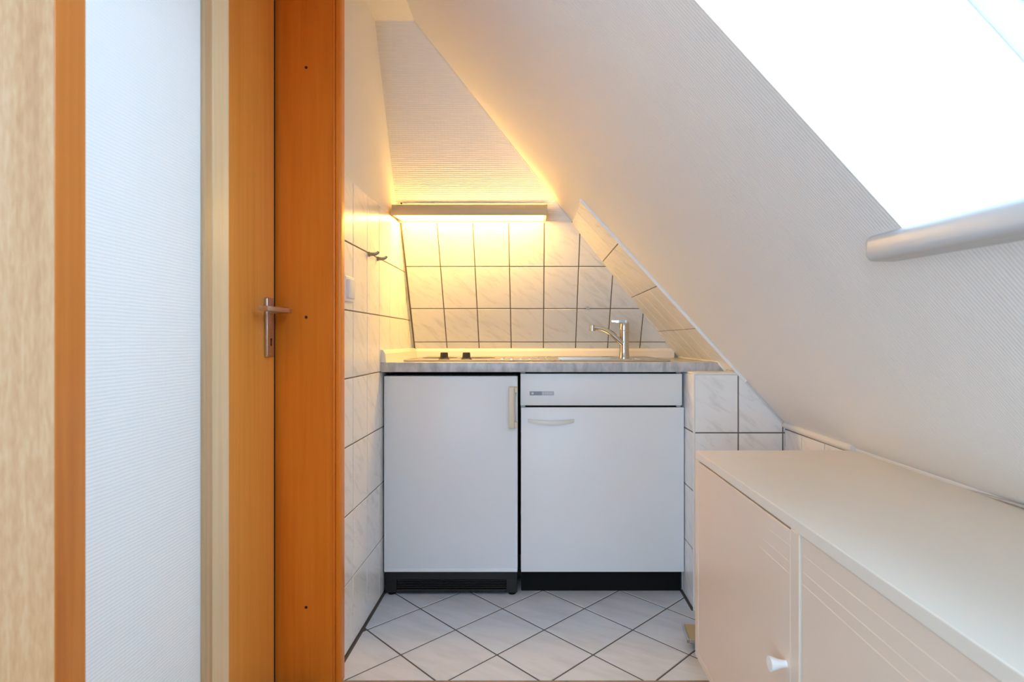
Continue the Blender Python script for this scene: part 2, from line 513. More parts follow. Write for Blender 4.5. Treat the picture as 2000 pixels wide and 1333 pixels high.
# visible dark joint lines come from recessed grout strips between the left wall tiles
bm = B()
for z in LV[1:-1]: box(bm, XL - 0.0035, XL - 0.0022, 1.561, back_y(z) - 0.004, z - 0.0017, z + 0.0017)
obj('grout_joints', bm, M['grout'], wall_left)
bm = B()
for y in LU[1:]:
    zt = min(1.4285, (3.056 - y) / BWK - 0.01)
    if zt > 0.1: box(bm, XL - 0.0035, XL - 0.0024, y - 0.0012, y + 0.0012, 0.006, zt)
obj('grout_joints', bm, M['grout'], wall_left)
bm = B(); box(bm, XL - 0.002, XL + 0.0075, 1.561, 2.2, -0.003, 0.001)
obj('floor_joint', bm, M['floor_grout'], wall_left)

# ---- far wall, leaning towards the room
bm = B()
pts = [(-0.9, back_y(-0.1), -0.1), (1.7, back_y(-0.1), -0.1), (1.7, back_y(2.3), 2.3), (-0.9, back_y(2.3), 2.3)]
prism(bm, pts, -BW_IN * 0.15)
wall_back = obj('wall_back', bm, M['paper_back'])
tag(wall_back, 'leaning far wall with marbled tiles under warm lamp, wallpaper above', 'wall', kind='structure')
KB = math.sqrt(1 + BWK * BWK)
BU = [-0.554 + 0.1488 * k for k in range(-1, 10)]
BV = [z * KB for z in (0.80, 0.935, 1.0845, 1.2606, 1.434)]
reg = [(XL + 0.001, 0.82 * KB), (0.76, 0.82 * KB), (slope_x(0.82), 0.82 * KB), (slope_x(1.434), 1.434 * KB), (XL + 0.001, 1.434 * KB)]
reg = [reg[0], (slope_x(0.82) - 0.002, 0.82 * KB), (slope_x(1.434) - 0.002, 1.434 * KB), reg[4]]
BO = Vector((0, 3.056, 0))
bed(wall_back, BO, (1, 0, 0), BW_UP, reg, M['grout'], 0.0055)
tiles(wall_back, BO, (1, 0, 0), BW_UP, grid(BU, BV), reg, M['tile'], 0.0042, 0.0085)
bm = B()
for p in [(0, 0)]:
    a = BO + BW_UP * (1.434 * KB) + BW_IN * 0.003
    tube(bm, [a + Vector((XL, 0, 0)), a + Vector((slope_x(1.434) - 0.004, 0, 0))], 0.0055, 8)
obj('edge_bead', bm, M['joint'], wall_back, smooth=True)

# ---- right roof slope with the skylight opening
TH = 0.262
bm = B()
def slope_block(z0, z1, y0, y1):
    prism(bm, [(slope_x(z0), y0, z0), (slope_x(z0), y1, z0), (slope_x(z1), y1, z1), (slope_x(z1), y0, z1)], -SL_IN * TH)
slope_block(KNEE_Z - 0.25, WIN1['z0'], REAR_Y - 0.1, 3.2)
slope_block(WIN1['z1'], 2.35, REAR_Y - 0.1, 3.2)
slope_block(WIN1['z0'], WIN1['z1'], WIN1['y1'], 3.2)
slope_block(WIN1['z0'], WIN1['z1'], REAR_Y - 0.1, WIN1['y0'])
wall_right = obj('wall_right', bm, M['paper_slope'])
tag(wall_right, 'large sloping attic wall with white woven wallpaper on the right', 'wall', kind='structure')
KS = 1 / SL_UP.z                                   # slope length per metre of height
SO = Vector((slope_x(0), 0, 0))
# tile strip on the slope beside the sink: u = -Y, v = up the slope
SV = [z * KS for z in (0.69, 0.838, 0.985, 1.133, 1.2815, 1.432)]
SU = [-(PIER_Y + 0.142 * k) for k in range(6, -1, -1)]
z0s, z1s = 0.80, 1.428
reg = [(-(back_y(z0s) - 0.002), z0s * KS), (-PIER_Y, z0s * KS), (-PIER_Y, z1s * KS), (-(back_y(z1s) - 0.002), z1s * KS)]
bed(wall_right, SO, (0, -1, 0), SL_UP, reg, M['grout'], 0.0055)
tiles(wall_right, SO, (0, -1, 0), SL_UP, grid(SU, SV), reg, M['tile'], 0.003, 0.0085)
bm = B()
a = SO + SL_UP * (z0s * KS) + SL_IN * 0.004 + Vector((0, PIER_Y - 0.004, 0)); b = SO + SL_UP * (z1s * KS) + SL_IN * 0.004 + Vector((0, PIER_Y - 0.004, 0))
c = SO + SL_UP * (z1s * KS) + SL_IN * 0.004 + Vector((0, back_y(z1s) - 0.01, 0))
tube(bm, [a, b], 0.006, 8); tube(bm, [b, c], 0.005, 8)
obj('edge_bead', bm, M['white_paint'], wall_right, smooth=True)
# caulked corner between slope and far wall
bm = B()
a = Vector((slope_x(1.44), back_y(1.44), 1.44)); b = Vector((slope_x(CEIL), back_y(CEIL), CEIL))
tube(bm, [a, b], 0.005, 8)
obj('corner_bead', bm, M['joint'], wall_right, smooth=True)

# ---- knee wall under the slope
bm = B(); box(bm, KNEE_X, KNEE_X + 0.2, REAR_Y - 0.1, 3.2, -0.02, KNEE_Z + 0.05)
wk = obj('wall_right_lower', bm, M['paper_left'])
tag(wk, 'low tiled knee wall under the slope behind the cream cupboard', 'wall', kind='structure')
KU = [-PIER_Y + 0.002] + [-(1.814 - 0.1445 * k) for k in range(0, 4)]
reg = [(-PIER_Y, 0.0), (-1.525, 0.0), (-1.525, 0.632), (-PIER_Y, 0.632)]
bed(wk, (KNEE_X, 0, 0), (0, -1, 0), (0, 0, 1), reg, M['grout'], 0.0055)
tiles(wk, (KNEE_X, 0, 0), (0, -1, 0), (0, 0, 1), grid(KU, [0.003, 0.208, 0.413, 0.632]), reg, M['tile'], 0.004, 0.0085)
bm = B(); tube(bm, [(KNEE_X - 0.004, 1.524, 0.642), (KNEE_X - 0.006, 1.7, 0.643), (KNEE_X - 0.006, PIER_Y - 0.002, 0.645)], 0.011, 10)
obj('edge_bead', bm, M['joint'], wk, smooth=True)

# ---- tiled pier at the right of the sink cabinet
bm = B(); box(bm, PIER_X + 0.0085, KNEE_X + 0.05, PIER_Y + 0.0085, 2.9, -0.02, PIER_Z - 0.002)
pier = obj('wall_pier', bm, M['joint'])
tag(pier, 'short tiled pier wall between the sink cabinet and the slope', 'wall', kind='structure')
PV = [0.003, 0.208, 0.413, 0.618, PIER_Z - 0.002]
reg = [(PIER_X + 0.004, 0.003), (slope_x(0.003), 0.003), (slope_x(KNEE_Z), KNEE_Z), (slope_x(PIER_Z), PIER_Z - 0.002), (PIER_X + 0.004, PIER_Z - 0.002)]
reg = [(PIER_X + 0.004, 0.003), (KNEE_X - 0.002, 0.003), (KNEE_X - 0.002, KNEE_Z - 0.008), (slope_x(PIER_Z) - 0.007, PIER_Z - 0.002), (PIER_X + 0.004, PIER_Z - 0.002)]
PO = (0, PIER_Y + 0.0085, 0)
bed(pier, PO, (1, 0, 0), (0, 0, 1), reg, M['grout'], 0.0055)
tiles(pier, PO, (1, 0, 0), (0, 0, 1), grid([PIER_X + 0.002, 0.708, 0.863, 1.02], PV), reg, M['tile'], 0.0045, 0.0085)
reg = [(-2.5, 0.003), (-(PIER_Y + 0.002), 0.003), (-(PIER_Y + 0.002), PIER_Z - 0.002), (-2.5, PIER_Z - 0.002)]
bed(pier, (PIER_X + 0.0085, 0, 0), (0, -1, 0), (0, 0, 1), reg, M['grout'], 0.0055)
tiles(pier, (PIER_X + 0.0085, 0, 0), (0, -1, 0), (0, 0, 1), grid([-2.24, -2.09, -(PIER_Y + 0.002)], PV), reg, M['tile'], 0.0042, 0.0085)
bm = B(); box(bm, PIER_X + 0.002, slope_x(PIER_Z) + 0.01, PIER_Y - 0.001, 2.1, PIER_Z - 0.004, PIER_Z + 0.0035, 0.002, 2)
box(bm, PIER_X - 0.002, PIER_X + 0.005, PIER_Y - 0.002, PIER_Y + 0.005, 0.0, PIER_Z, 0.002, 2)
obj('edge_bead', bm, M['joint'], pier)
bm = B(); box(bm, PIER_X - 0.008, PIER_X + 0.003, PIER_Y, 2.1, -0.003, 0.001)
obj('floor_joint', bm, M['floor_grout'], pier)

# ---- ceiling and the room behind the camera
bm = B(); box(bm, -1.75, 0.3, REAR_Y - 0.1, 3.2, CEIL, CEIL + 0.12)
ceil = obj('ceiling', bm, M['paper_flat'])
tag(ceil, 'narrow flat ceiling strip at the top of the leaning wall', 'ceiling', kind='structure')
bm = B(); box(bm, -1.75, -1.62, REAR_Y - 0.1, 0.70, 0, CEIL)
o = obj('wall_left_rear', bm, M['paper_left'])
tag(o, 'white wallpapered side wall of the room behind the viewer', 'wall', kind='structure')
bm = B()
w = WIN2
box(bm, -1.75, w['x0'], REAR_Y - 0.15, REAR_Y, 0, CEIL)
box(bm, w['x1'], 1.1, REAR_Y - 0.15, REAR_Y, 0, CEIL)
box(bm, w['x0'], w['x1'], REAR_Y - 0.15, REAR_Y, 0, w['z0'])
box(bm, w['x0'], w['x1'], REAR_Y - 0.15, REAR_Y, w['z1'], CEIL)
o = obj('wall_rear', bm, M['paper_rear'])
tag(o, 'white wallpapered gable wall with a window behind the viewer', 'wall', kind='structure')
win2 = thing('window_2', 'white framed gable window behind the viewer', 'window', ((w['x0'] + w['x1']) / 2, REAR_Y, w['z0']), kind='structure')
yy = REAR_Y - 0.10
bm = B(); t_ = 0.055
box(bm, w['x0'], w['x0'] + t_, yy - 0.03, yy + 0.03, w['z0'], w['z1'], 0.004)
box(bm, w['x1'] - t_, w['x1'], yy - 0.03, yy + 0.03, w['z0'], w['z1'], 0.004)
box(bm, w['x0'] + t_, w['x1'] - t_, yy - 0.03, yy + 0.03, w['z0'], w['z0'] + t_, 0.004)
box(bm, w['x0'] + t_, w['x1'] - t_, yy - 0.03, yy + 0.03, w['z1'] - t_, w['z1'], 0.004)
obj('window_frame', bm, M['white_paint'], win2)
xm = (w['x0'] + w['x1']) / 2
bm = B(); box(bm, xm - 0.035, xm + 0.035, yy - 0.03, yy + 0.03, w['z0'] + t_, w['z1'] - t_, 0.004); obj('window_mullion', bm, M['white_paint'], win2)
for a, b in ((w['x0'] + t_, xm - 0.035), (xm + 0.035, w['x1'] - t_)):
    bm = B(); box(bm, a, b, yy - 0.003, yy + 0.003, w['z0'] + t_, w['z1'] - t_); obj('window_pane', bm, M['glass'], win2)

# ---- skylight: frame, sash, pane, reveal edge bead and inner sill
w = WIN1
win1 = thing('window_1', 'deep white skylight opening in the sloping wall', 'window', (slope_x(w['z0']), w['y1'], w['z0']), kind='structure')
def sp(z, y, n):                                   # point on the slope at height z, n metres outward
    return Vector((slope_x(z), y, z)) - SL_IN * n
def slope_bar(za, zb, ya, yb, n0, n1):
    bm = B(); prism(bm, [sp(za, ya, n0), sp(za, yb, n0), sp(zb, yb, n0), sp(zb, ya, n0)], -SL_IN * (n1 - n0)); return bm
e = 0.05; dz = e * SL_UP.z
for za, zb, ya, yb in ((w['z0'], w['z1'], w['y1'] - 0.03, w['y1'] + 0.02), (w['z0'], w['z1'], w['y0'] - 0.02, w['y0'] + 0.03),
                       (w['z0'] - 0.02, w['z0'] + 0.022, w['y0'] + 0.03, w['y1'] - 0.03), (w['z1'] - 0.022, w['z1'] + 0.02, w['y0'] + 0.03, w['y1'] - 0.03)):
    obj('window_frame', slope_bar(za, zb, ya, yb, TH + 0.001, TH + 0.05), M['white_paint'], win1)
for za, zb, ya, yb in ((w['z0'] + 0.022, w['z1'] - 0.022, w['y1'] - 0.085, w['y1'] - 0.032), (w['z0'] + 0.022, w['z1'] - 0.022, w['y0'] + 0.032, w['y0'] + 0.085),
                       (w['z0'] + 0.024, w['z0'] + 0.062, w['y0'] + 0.085, w['y1'] - 0.085), (w['z1'] - 0.062, w['z1'] - 0.024, w['y0'] + 0.085, w['y1'] - 0.085)):
    obj('sash_rail', slope_bar(za, zb, ya, yb, TH + 0.02, TH + 0.07), M['white_paint'], win1)
obj('window_pane', slope_bar(w['z0'] + 0.06, w['z1'] - 0.06, w['y0'] + 0.08, w['y1'] - 0.08, TH + 0.045, TH + 0.05), M['glass'], win1)
bm = B()
prism(bm, [sp(w['z0'], w['y1'] - 0.0018, 0), sp(w['z1'], w['y1'] - 0.0018, 0), sp(w['z1'], w['y1'] - 0.0018, 0.027), sp(w['z0'], w['y1'] - 0.0018, 0.027)], (0, 0.0018, 0))
obj('edge_strip', bm, M['white_paint'], win1)
bm = B()
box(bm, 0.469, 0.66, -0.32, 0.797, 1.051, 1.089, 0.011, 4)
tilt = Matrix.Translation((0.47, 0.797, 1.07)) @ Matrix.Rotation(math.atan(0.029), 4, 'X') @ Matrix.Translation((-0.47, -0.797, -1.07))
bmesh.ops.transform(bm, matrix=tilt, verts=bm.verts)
obj('window_sill', bm, M['sill_shaded'], win1, smooth=True, label='rounded white sill board under the skylight')

# ---- closed door in the left wall with its lining
LX = -0.7050                                       # face of the door leaf
RY = 1.525                                         # face of the far jamb
fr = thing('trim_2', 'orange-brown wooden door lining with pale casing around the closed door', 'door frame', (-0.65, 1.27, 0), kind='structure')
bm = B(); box(bm, -0.778, -0.543, RY, RY + 0.023, 0, 2.0, 0.0015, 1)
jamb = obj('jamb_board', bm, M['jamb_wood'], fr, label='broad deep orange jamb board facing the viewer')
bm = B()
for z in (0.94 + (665 - 132) / F * RY, 0.94 + (665 - 620) / F * RY, 0.94 + (665 - 1187) / F * RY):
    pb = B(); lathe(pb, (-0.624, RY - 0.0006, z), (0, 1, 0), [(0, 0.0040), (0.003, 0.0040)], 10)
    obj('screw_plug', pb, M['plug'], jamb)
bm.free()
bm = B(); box(bm, -0.5435, -0.5275, RY - 0.004, RY + 0.028, 0, 2.06, 0.004, 3)
obj('casing', bm, M['jamb_wood'], fr, smooth=True)
bm = B(); box(bm, -0.5515, -0.5445, RY - 0.003, RY + 0.004, 0, 2.0, 0.0025, 2)
obj('bead_moulding', bm, M['jamb_wood'], fr, smooth=True)
bm = B(); box(bm, -0.778, XL + 0.002, 0.985, 1.006, 0, 2.0, 0.0015, 1)
obj('jamb_board', bm, M['jamb_wood'], fr)
bm = B(); box(bm, -0.778, XL + 0.002, 1.006, RY, 1.978, 2.0, 0.0015, 1)
obj('head_board', bm, M['jamb_wood'], fr)
bm = B(); box(bm, XL - 0.0028, XL + 0.0045, 0.940, 0.9622, 0, 2.06, 0.0012, 2)
obj('casing_edge', bm, M['casing_edge'], fr, label='narrow tan edge strip of the casing')
bm = B(); box(bm, XL - 0.0028, XL + 0.005, 0.963, 1.014, 0, 2.06, 0.0012, 2)
obj('casing', bm, M['casing_wood'], fr, label='pale yellowish casing strip beside the white wall')
bm = B(); box(bm, XL - 0.0028, XL + 0.005, 1.014, RY - 0.01, 1.985, 2.06, 0.0015, 2)
obj('casing', bm, M['casing_wood'], fr)

door1 = thing('door_1', 'closed orange-brown wooden door with satin metal lever handle', 'door', (LX, 1.29, 0), kind='structure')
bm = B(); box(bm, LX - 0.04, LX, 1.008, RY - 0.0135, 0.006, 1.975, 0.0015, 1)
leaf = obj('door_leaf', bm, M['door_wood'], door1)
bm = B(); box(bm, LX - 0.022, LX - 0.003, RY - 0.0133, RY - 0.0004, 0.006, 1.975, 0.001, 1)
obj('gap_shade_strip', bm, M['dark'], door1, label='dark strip standing in for shade between door and jamb')  # near-black strip added to paint the shade inside the open gap
bm = B(); box(bm, LX, LX + 0.009, 1.455, 1.494, 0.8955, 1.052, 0.003, 3)
plate = obj('handle_plate', bm, M['alu'], door1, smooth=True)
bm = B(); lathe(bm, (LX + 0.0088, 1.4745, 0.942), (1, 0, 0), [(0, 0.0036), (0.0008, 0.0036)], 10); box(bm, LX + 0.0088, LX + 0.0097, 1.4725, 1.4765, 0.925, 0.942)
obj('keyhole', bm, M['dark'], plate)
for z in (0.987, 0.904):
    bm = B(); lathe(bm, (LX + 0.0088, 1.4745, z), (1, 0, 0), [(0, 0.0022), (0.0008, 0.0018)], 8); obj('screw', bm, M['steel'], plate)
# lever: round neck, then a flat grip running back towards the hinges
bm = B(); lathe(bm, (LX + 0.009, 1.4745, 1.019), (1, 0, 0), [(0, 0.011), (0.005, 0.011), (0.006, 0.009), (0.044, 0.0085)], 16)
obj('handle_neck', bm, M['chrome'], door1, smooth=True)
bm = B()
prof = [(1.4895, 0.044, 0.058), (1.466, 0.036, 0.061), (1.431, 0.034, 0.059), (1.357, 0.033, 0.057)]
rings = []
for y, xa, xb in prof:
    rings.append([bm.verts.new((LX + a, y, 1.0185 + b)) for a, b in ((xa, -0.0065), (xb, -0.0065), (xb, 0.0055), (xa, 0.0055))])
for a, b in zip(rings, rings[1:]):
    for k in range(4): bm.faces.new((a[k], a[(k + 1) % 4], b[(k + 1) % 4], b[k]))
bm.faces.new(rings[0]); bm.faces.new(list(reversed(rings[-1])))
bmesh.ops.bevel(bm, geom=list(bm.edges), offset=0.0022, segments=2, affect='EDGES', profile=0.5)
obj('handle_lever', bm, M['alu'], door1, smooth=True)

# ---- open door leaf standing against the near wall at the left edge
door2 = thing('door_2', 'open light wooden door leaf standing at the left picture edge', 'door', (-0.85, 0.638, 0), kind='structure')
bm = B(); box(bm, -1.22, -0.5312, 0.617, 0.659, 0.008, 1.985)
obj('door_leaf', bm, M['leaf_wood'], door2, label='light flaked veneer face')
bm = B(); box(bm, -0.5312, -0.530, 0.6168, 0.6592, 0.008, 1.985, 0.0004, 1)
obj('edge_lipping', bm, M['lipping'], door2, label='reddish brown solid wood edge')

# ================================================================== THINGS
FY = 2.052                                          # face of fridge and cabinet doors
def px(x, Y): return (x - 1044) / F * Y
def pz(y, Y): return CAM_Z - (y - 665) / F * Y

# ---- refrigerator
x0, x1 = px(750, FY), px(1011, FY)
fr_ = thing('refrigerator', 'white under-counter refrigerator with cream vertical handle and black vent base', 'refrigerator', ((x0 + x1) / 2, 2.3, 0))
zb, zt = pz(1118, FY), pz(735, FY)
bm = B(); box(bm, x0 + 0.004, x1 - 0.004, FY + 0.045, 2.55, 0.03, 0.815, 0.004); obj('body', bm, M['dark'], fr_)
bm = B(); box(bm, x0, x1, FY, FY + 0.042, zb, zt, 0.004, 3)
fdoor = obj('door', bm, M['fridge_white'], fr_, smooth=True)
for a in ((x0 + 0.0008, x1 - 0.0008, zb + 0.0008, zb + 0.0115), (x0 + 0.0008, x1 - 0.0008, zt - 0.006, zt - 0.0008)):
    bm = B(); box(bm, a[0], a[1], FY - 0.0022, FY + 0.006, a[2], a[3], 0.0009, 2); obj('edge_trim', bm, M['fridge_white'], fdoor)
for a in ((x0 + 0.0008, x0 + 0.006), (x1 - 0.006, x1 - 0.0008)):
    bm = B(); box(bm, a[0], a[1], FY - 0.0018, FY + 0.006, zb + 0.0118, zt - 0.0063, 0.0009, 2); obj('edge_trim', bm, M['fridge_white'], fdoor)
hx0, hx1 = px(993, FY - 0.03), px(1005, FY - 0.03)
hz0, hz1 = pz(838, FY - 0.03), pz(756, FY - 0.03)
bm = B(); box(bm, hx0, hx1, FY - 0.034, FY - 0.020, hz0, hz1, 0.004, 3)
hd = obj('handle', bm, M['cream_plastic'], fr_, smooth=True, label='cream plastic vertical grip')
for z in (hz0 + 0.012, hz1 - 0.012):
    bm = B(); box(bm, hx1 - 0.008, hx1 + 0.011, FY - 0.026, FY + 0.012, z - 0.010, z + 0.010, 0.002, 2); obj('handle_bracket', bm, M['cream_plastic'], hd)
# vent base
bx0, bx1 = x0 + 0.002, x1 - 0.002
vz0, vz1 = pz(1160, FY), zb
bm = B()
box(bm, bx0, bx1, FY + 0.006, FY + 0.03, vz0 + 0.048, vz1 - 0.001, 0.002)
box(bm, bx0, bx0 + 0.043, FY + 0.006, FY + 0.03, vz0, vz0 + 0.048, 0.002)
box(bm, bx1 - 0.04, bx1, FY + 0.006, FY + 0.03, vz0, vz0 + 0.048, 0.002)
box(bm, bx0 + 0.043, bx1 - 0.04, FY + 0.006, FY + 0.03, vz0, vz0 + 0.012, 0.002)
vent = obj('vent_panel', bm, M['vent_black'], fr_)
bm = B(); box(bm, bx0 + 0.04, bx1 - 0.038, FY + 0.034, FY + 0.04, vz0, vz1); obj('vent_backing', bm, M['black'], vent)
for k in range(5):
    z = vz0 + 0.0165 + k * 0.0066
    bm = B(); box(bm, bx0 + 0.045, bx1 - 0.042, FY + 0.009, FY + 0.024, z, z + 0.0028); obj('vent_slat', bm, M['vent_black'], vent)
for x in (x0 + 0.024, x1 - 0.021):
    bm = B(); lathe(bm, (x, FY + 0.022, 0.0), (0, 0, 1), [(0, 0.014), (0.004, 0.015), (0.014, 0.012), (vz0 + 0.004, 0.010)], 14)
    obj('foot', bm, M['black'], fr_, smooth=True)

# ---- sink base cabinet
x0, x1 = px(1016.5, FY), px(1336, FY)
sc = thing('sink_cabinet', 'white sink base cabinet with drawer front, bow handle and black plinth', 'cabinet', ((x0 + x1) / 2, 2.3, 0))
bm = B()
box(bm, x0 + 0.001, x0 + 0.017, FY + 0.022, 2.6, 0.088, 0.822)
box(bm, x1 - 0.022, x1 - 0.006, FY + 0.022, 2.6, 0.088, 0.822)
box(bm, x0 + 0.017, x1 - 0.022, FY + 0.022, 2.6, 0.088, 0.104)
box(bm, x0 + 0.017, x1 - 0.022, 2.585, 2.6, 0.104, 0.822)
obj('carcass', bm, M['carcass'], sc)
bm = B(); box(bm, x0 + 0.004, x1 - 0.014, FY + 0.030, FY + 0.046, 0.10, 0.82); obj('gap_shade_board', bm, M['dark'], sc)  # dark board added as painted shade behind the gaps around the fronts
dz0, dz1 = pz(792.5, FY), pz(730.5, FY)
bm = B(); box(bm, x0, x1 - 0.007, FY, FY + 0.018, dz0, dz1, 0.0018, 2)
drawer = obj('drawer_front', bm, M['cab_white'], sc, smooth=True)
d0, d1 = pz(1118, FY), pz(796.5, FY)
bm = B(); box(bm, x0 + 0.002, x1, FY, FY + 0.018, d0, d1, 0.0018, 2)
cd = obj('door', bm, M['cab_white'], sc, smooth=True)
bm = B(); box(bm, px(1018, 2.09), px(1330, 2.09), 2.091, 2.107, 0.001, 0.105, 0.001, 1); obj('plinth', bm, M['black'], sc, label='matt black recessed plinth board')
# badge on the drawer: dark block with a small round mark, pale block with light letter shapes
ya = FY - 0.0014
bx0, bx1, bz0, bz1 = px(1034.5, FY), px(1082, FY), pz(772.8, FY), pz(764.8, FY)
xm = px(1058, FY)
bm = B(); box(bm, bx0, bx1, ya, FY + 0.001, bz0, bz1, 0.0004, 1); badge = obj('badge', bm, M['badge'], drawer, label='small grey maker badge')
bm = B(); box(bm, bx0 + 0.0006, xm, ya - 0.0004, ya + 0.0002, bz0 + 0.0006, bz1 - 0.0006); obj('badge_field', bm, M['badge_dark'], badge)
bm = B(); lathe(bm, (bx0 + 0.0105, ya - 0.0008, (bz0 + bz1) / 2), (0, 1, 0), [(0, 0.0042), (0.0006, 0.0042)], 16); obj('badge_emblem', bm, M['badge_light'], badge)
lx = xm + 0.004
zc_ = (bz0 + bz1) / 2
for k, (wd, h) in enumerate(((0.006, 0.0072), (0.0055, 0.0055), (0.006, 0.0072), (0.005, 0.005), (0.006, 0.006))):
    bm = B(); box(bm, lx, lx + wd * 0.35, ya - 0.0005, ya + 0.0002, zc_ - h / 2, zc_ + h / 2); box(bm, lx + wd * 0.35, lx + wd * 0.8, ya - 0.0005, ya + 0.0002, zc_ + h * 0.05, zc_ + h * 0.32)
    obj('badge_mark', bm, M['badge_light'], badge); lx += wd + 0.002
# bow handle
hx0, hx1, hz = px(1031, FY), px(1121, FY), pz(822, FY)
bm = B(); pts = []
for k in range(17):
    t = k / 16
    s = math.sin(math.pi * t)
    pts.append((hx0 + (hx1 - hx0) * t, FY - 0.002 - 0.024 * s ** 0.7, hz - 0.005 * s))
prev = None
for i, p in enumerate(pts):
    hgt = 0.0055 + 0.001 * math.sin(math.pi * i / 16)
    r = [bm.verts.new((p[0], p[1] + a, p[2] + b)) for a, b in ((-0.003, -hgt), (-0.0045, 0), (-0.003, hgt), (0.003, hgt), (0.003, -hgt))]
    if prev:
        for k in range(5): bm.faces.new((prev[k], prev[(k + 1) % 5], r[(k + 1) % 5], r[k]))
    else: bm.faces.new(r)
    prev = r
bm.faces.new(list(reversed(prev)))
obj('handle', bm, M['off_white'], cd, smooth=True, label='off-white curved bow handle')

# ---- worktop with upstand
WY = 2.03
zt, zb = 0.860, 0.8235
wt = thing('worktop', 'grey marbled laminate worktop over refrigerator and sink cabinet', 'worktop', (0.05, 2.3, zb))
xl = XL + 0.0005
bm = B()
xr, yb_ = slope_x(zt) - 0.012, back_y(zt) - 0.012
hx0_, hx1_, hy0_, hy1_ = 0.095, 0.425, 2.145, 2.445          # cut-out for the basin
box(bm, xl, xr, WY, hy0_, zb, zt)
front = [ed for ed in bm.edges if all(abs(v.co.y - WY) < 1e-5 for v in ed.verts) and abs(ed.verts[0].co.z - ed.verts[1].co.z) < 1e-5]
bmesh.ops.bevel(bm, geom=front, offset=0.004, segments=3, affect='EDGES', profile=0.5)
box(bm, xl, hx0_, hy0_, hy1_, zb, zt); box(bm, hx1_, xr, hy0_, hy1_, zb, zt); box(bm, xl, xr, hy1_, yb_, zb, zt)
for v in bm.verts:
    if abs(v.co.x - xr) < 1e-4: v.co.x += (zt - v.co.z) / SLK + 0.002
obj('slab', bm, M['worktop'], wt, smooth=True)
bm = B(); ye = back_y(0.9) - 0.014
ud = ye - 0.018
bm2 = [(0, 0), (-0.016, 0), (-0.013, 0.03), (-0.006, 0.042), (0, 0.044)]
prism(bm, [(xl + 0.012, ye + 0.01 + a, zt + b) for a, b in bm2], (slope_x(0.885) - 0.012 - xl - 0.012, 0, 0))
obj('upstand', bm, M['joint'], wt, label='white plastic upstand strip along the far wall')
bm = B(); prism(bm, [(xl + a, WY + 0.005, zt + b) for a, b in ((0, 0), (0.016, 0), (0.013, 0.03), (0.006, 0.042), (0, 0.044))], (0, ye - WY + 0.005, 0))
up = obj('upstand', bm, M['joint'], wt, label='white plastic upstand strip along the left wall')
bm = B(); prism(bm, [(xl + a, WY + 0.001, zt + b) for a, b in ((0, 0), (0.019, 0), (0.016, 0.03), (0.009, 0.044), (0, 0.046))], (0, 0.004, 0)); obj('end_cap', bm, M['off_white'], up)
bm = B(); tube(bm, [(slope_x(zt) - 0.010, ye, zt + 0.001), (slope_x(zt) - 0.010, WY + 0.004, zt + 0.001), (slope_x(zt) - 0.006, WY - 0.002, zt - 0.006), (slope_x(zb) - 0.014, WY - 0.003, zb)], 0.006, 8)
obj('sealing_bead', bm, M['joint'], wt, smooth=True)

# ---- stainless sink and hob top set into the worktop
sx0, sx1, sy0, sy1 = -0.485, 0.505, 2.085, 2.515
sk = thing('sink_hob_unit', 'stainless steel sink top with drainer and two-ring hob', 'sink', (0.0, 2.3, zt))
bx0_, bx1_, by0, by1 = 0.10, 0.42, 2.15, 2.44
bm = B(); th = 0.005
box(bm, sx0, bx0_, sy0, sy1, zt, zt + th); box(bm, bx1_, sx1, sy0, sy1, zt, zt + th)
box(bm, bx0_, bx1_, sy0, by0, zt, zt + th); box(bm, bx0_, bx1_, by1, sy1, zt, zt + th)
for a, b in (((sx0, sy0), (sx1, sy0)), ((sx0, sy1), (sx1, sy1)), ((sx0, sy0), (sx0, sy1)), ((sx1, sy0), (sx1, sy1))):
    tube(bm, [(a[0], a[1], zt + 0.003), (b[0], b[1], zt + 0.003)], 0.0045, 8)
obj('rim_plate', bm, M['steel'], sk, smooth=True)
bm = B()
r0 = [bm.verts.new(p) for p in ((bx0_, by0, zt + th), (bx1_, by0, zt + th), (bx1_, by1, zt + th), (bx0_, by1, zt + th))]
r1 = [bm.verts.new(p) for p in ((bx0_ + 0.02, by0 + 0.02, zt - 0.14), (bx1_ - 0.02, by0 + 0.02, zt - 0.14), (bx1_ - 0.02, by1 - 0.02, zt - 0.14), (bx0_ + 0.02, by1 - 0.02, zt - 0.14))]
for k in range(4): bm.faces.new((r0[k], r0[(k + 1) % 4], r1[(k + 1) % 4], r1[k]))
bm.faces.new(r1)
obj('basin', bm, M['steel'], sk)
for k in range(6):
    x = -0.125 + k * 0.035
    bm = B(); tube(bm, [(x, 2.16, zt + th), (x, 2.42, zt + th)], 0.0045, 6); obj('drainer_rib', bm, M['steel'], sk, smooth=True)
for x in (-0.40, -0.24):
    bm = B(); lathe(bm, (x, 2.37 , zt + th - 0.001), (0, 0, 1), [(0, 0.074), (0.0018, 0.074), (0.0026, 0.070), (0.0026, 0.02), (0.002, 0.018)], 28)
    obj('hot_plate', bm, M['hotplate'], sk, smooth=True)
for xp in (867.5, 911):
    Y = 2.155; x = px(xp, Y)
    bm = B(); lathe(bm, (x, Y, zt + th - 0.001), (0, 0, 1), [(0, 0.0215), (0.003, 0.0215), (0.006, 0.0175), (0.012, 0.0155), (0.027, 0.0145), (0.029, 0.013)], 20)
    obj('control_knob', bm, M['brown_black'], sk, smooth=True)
    
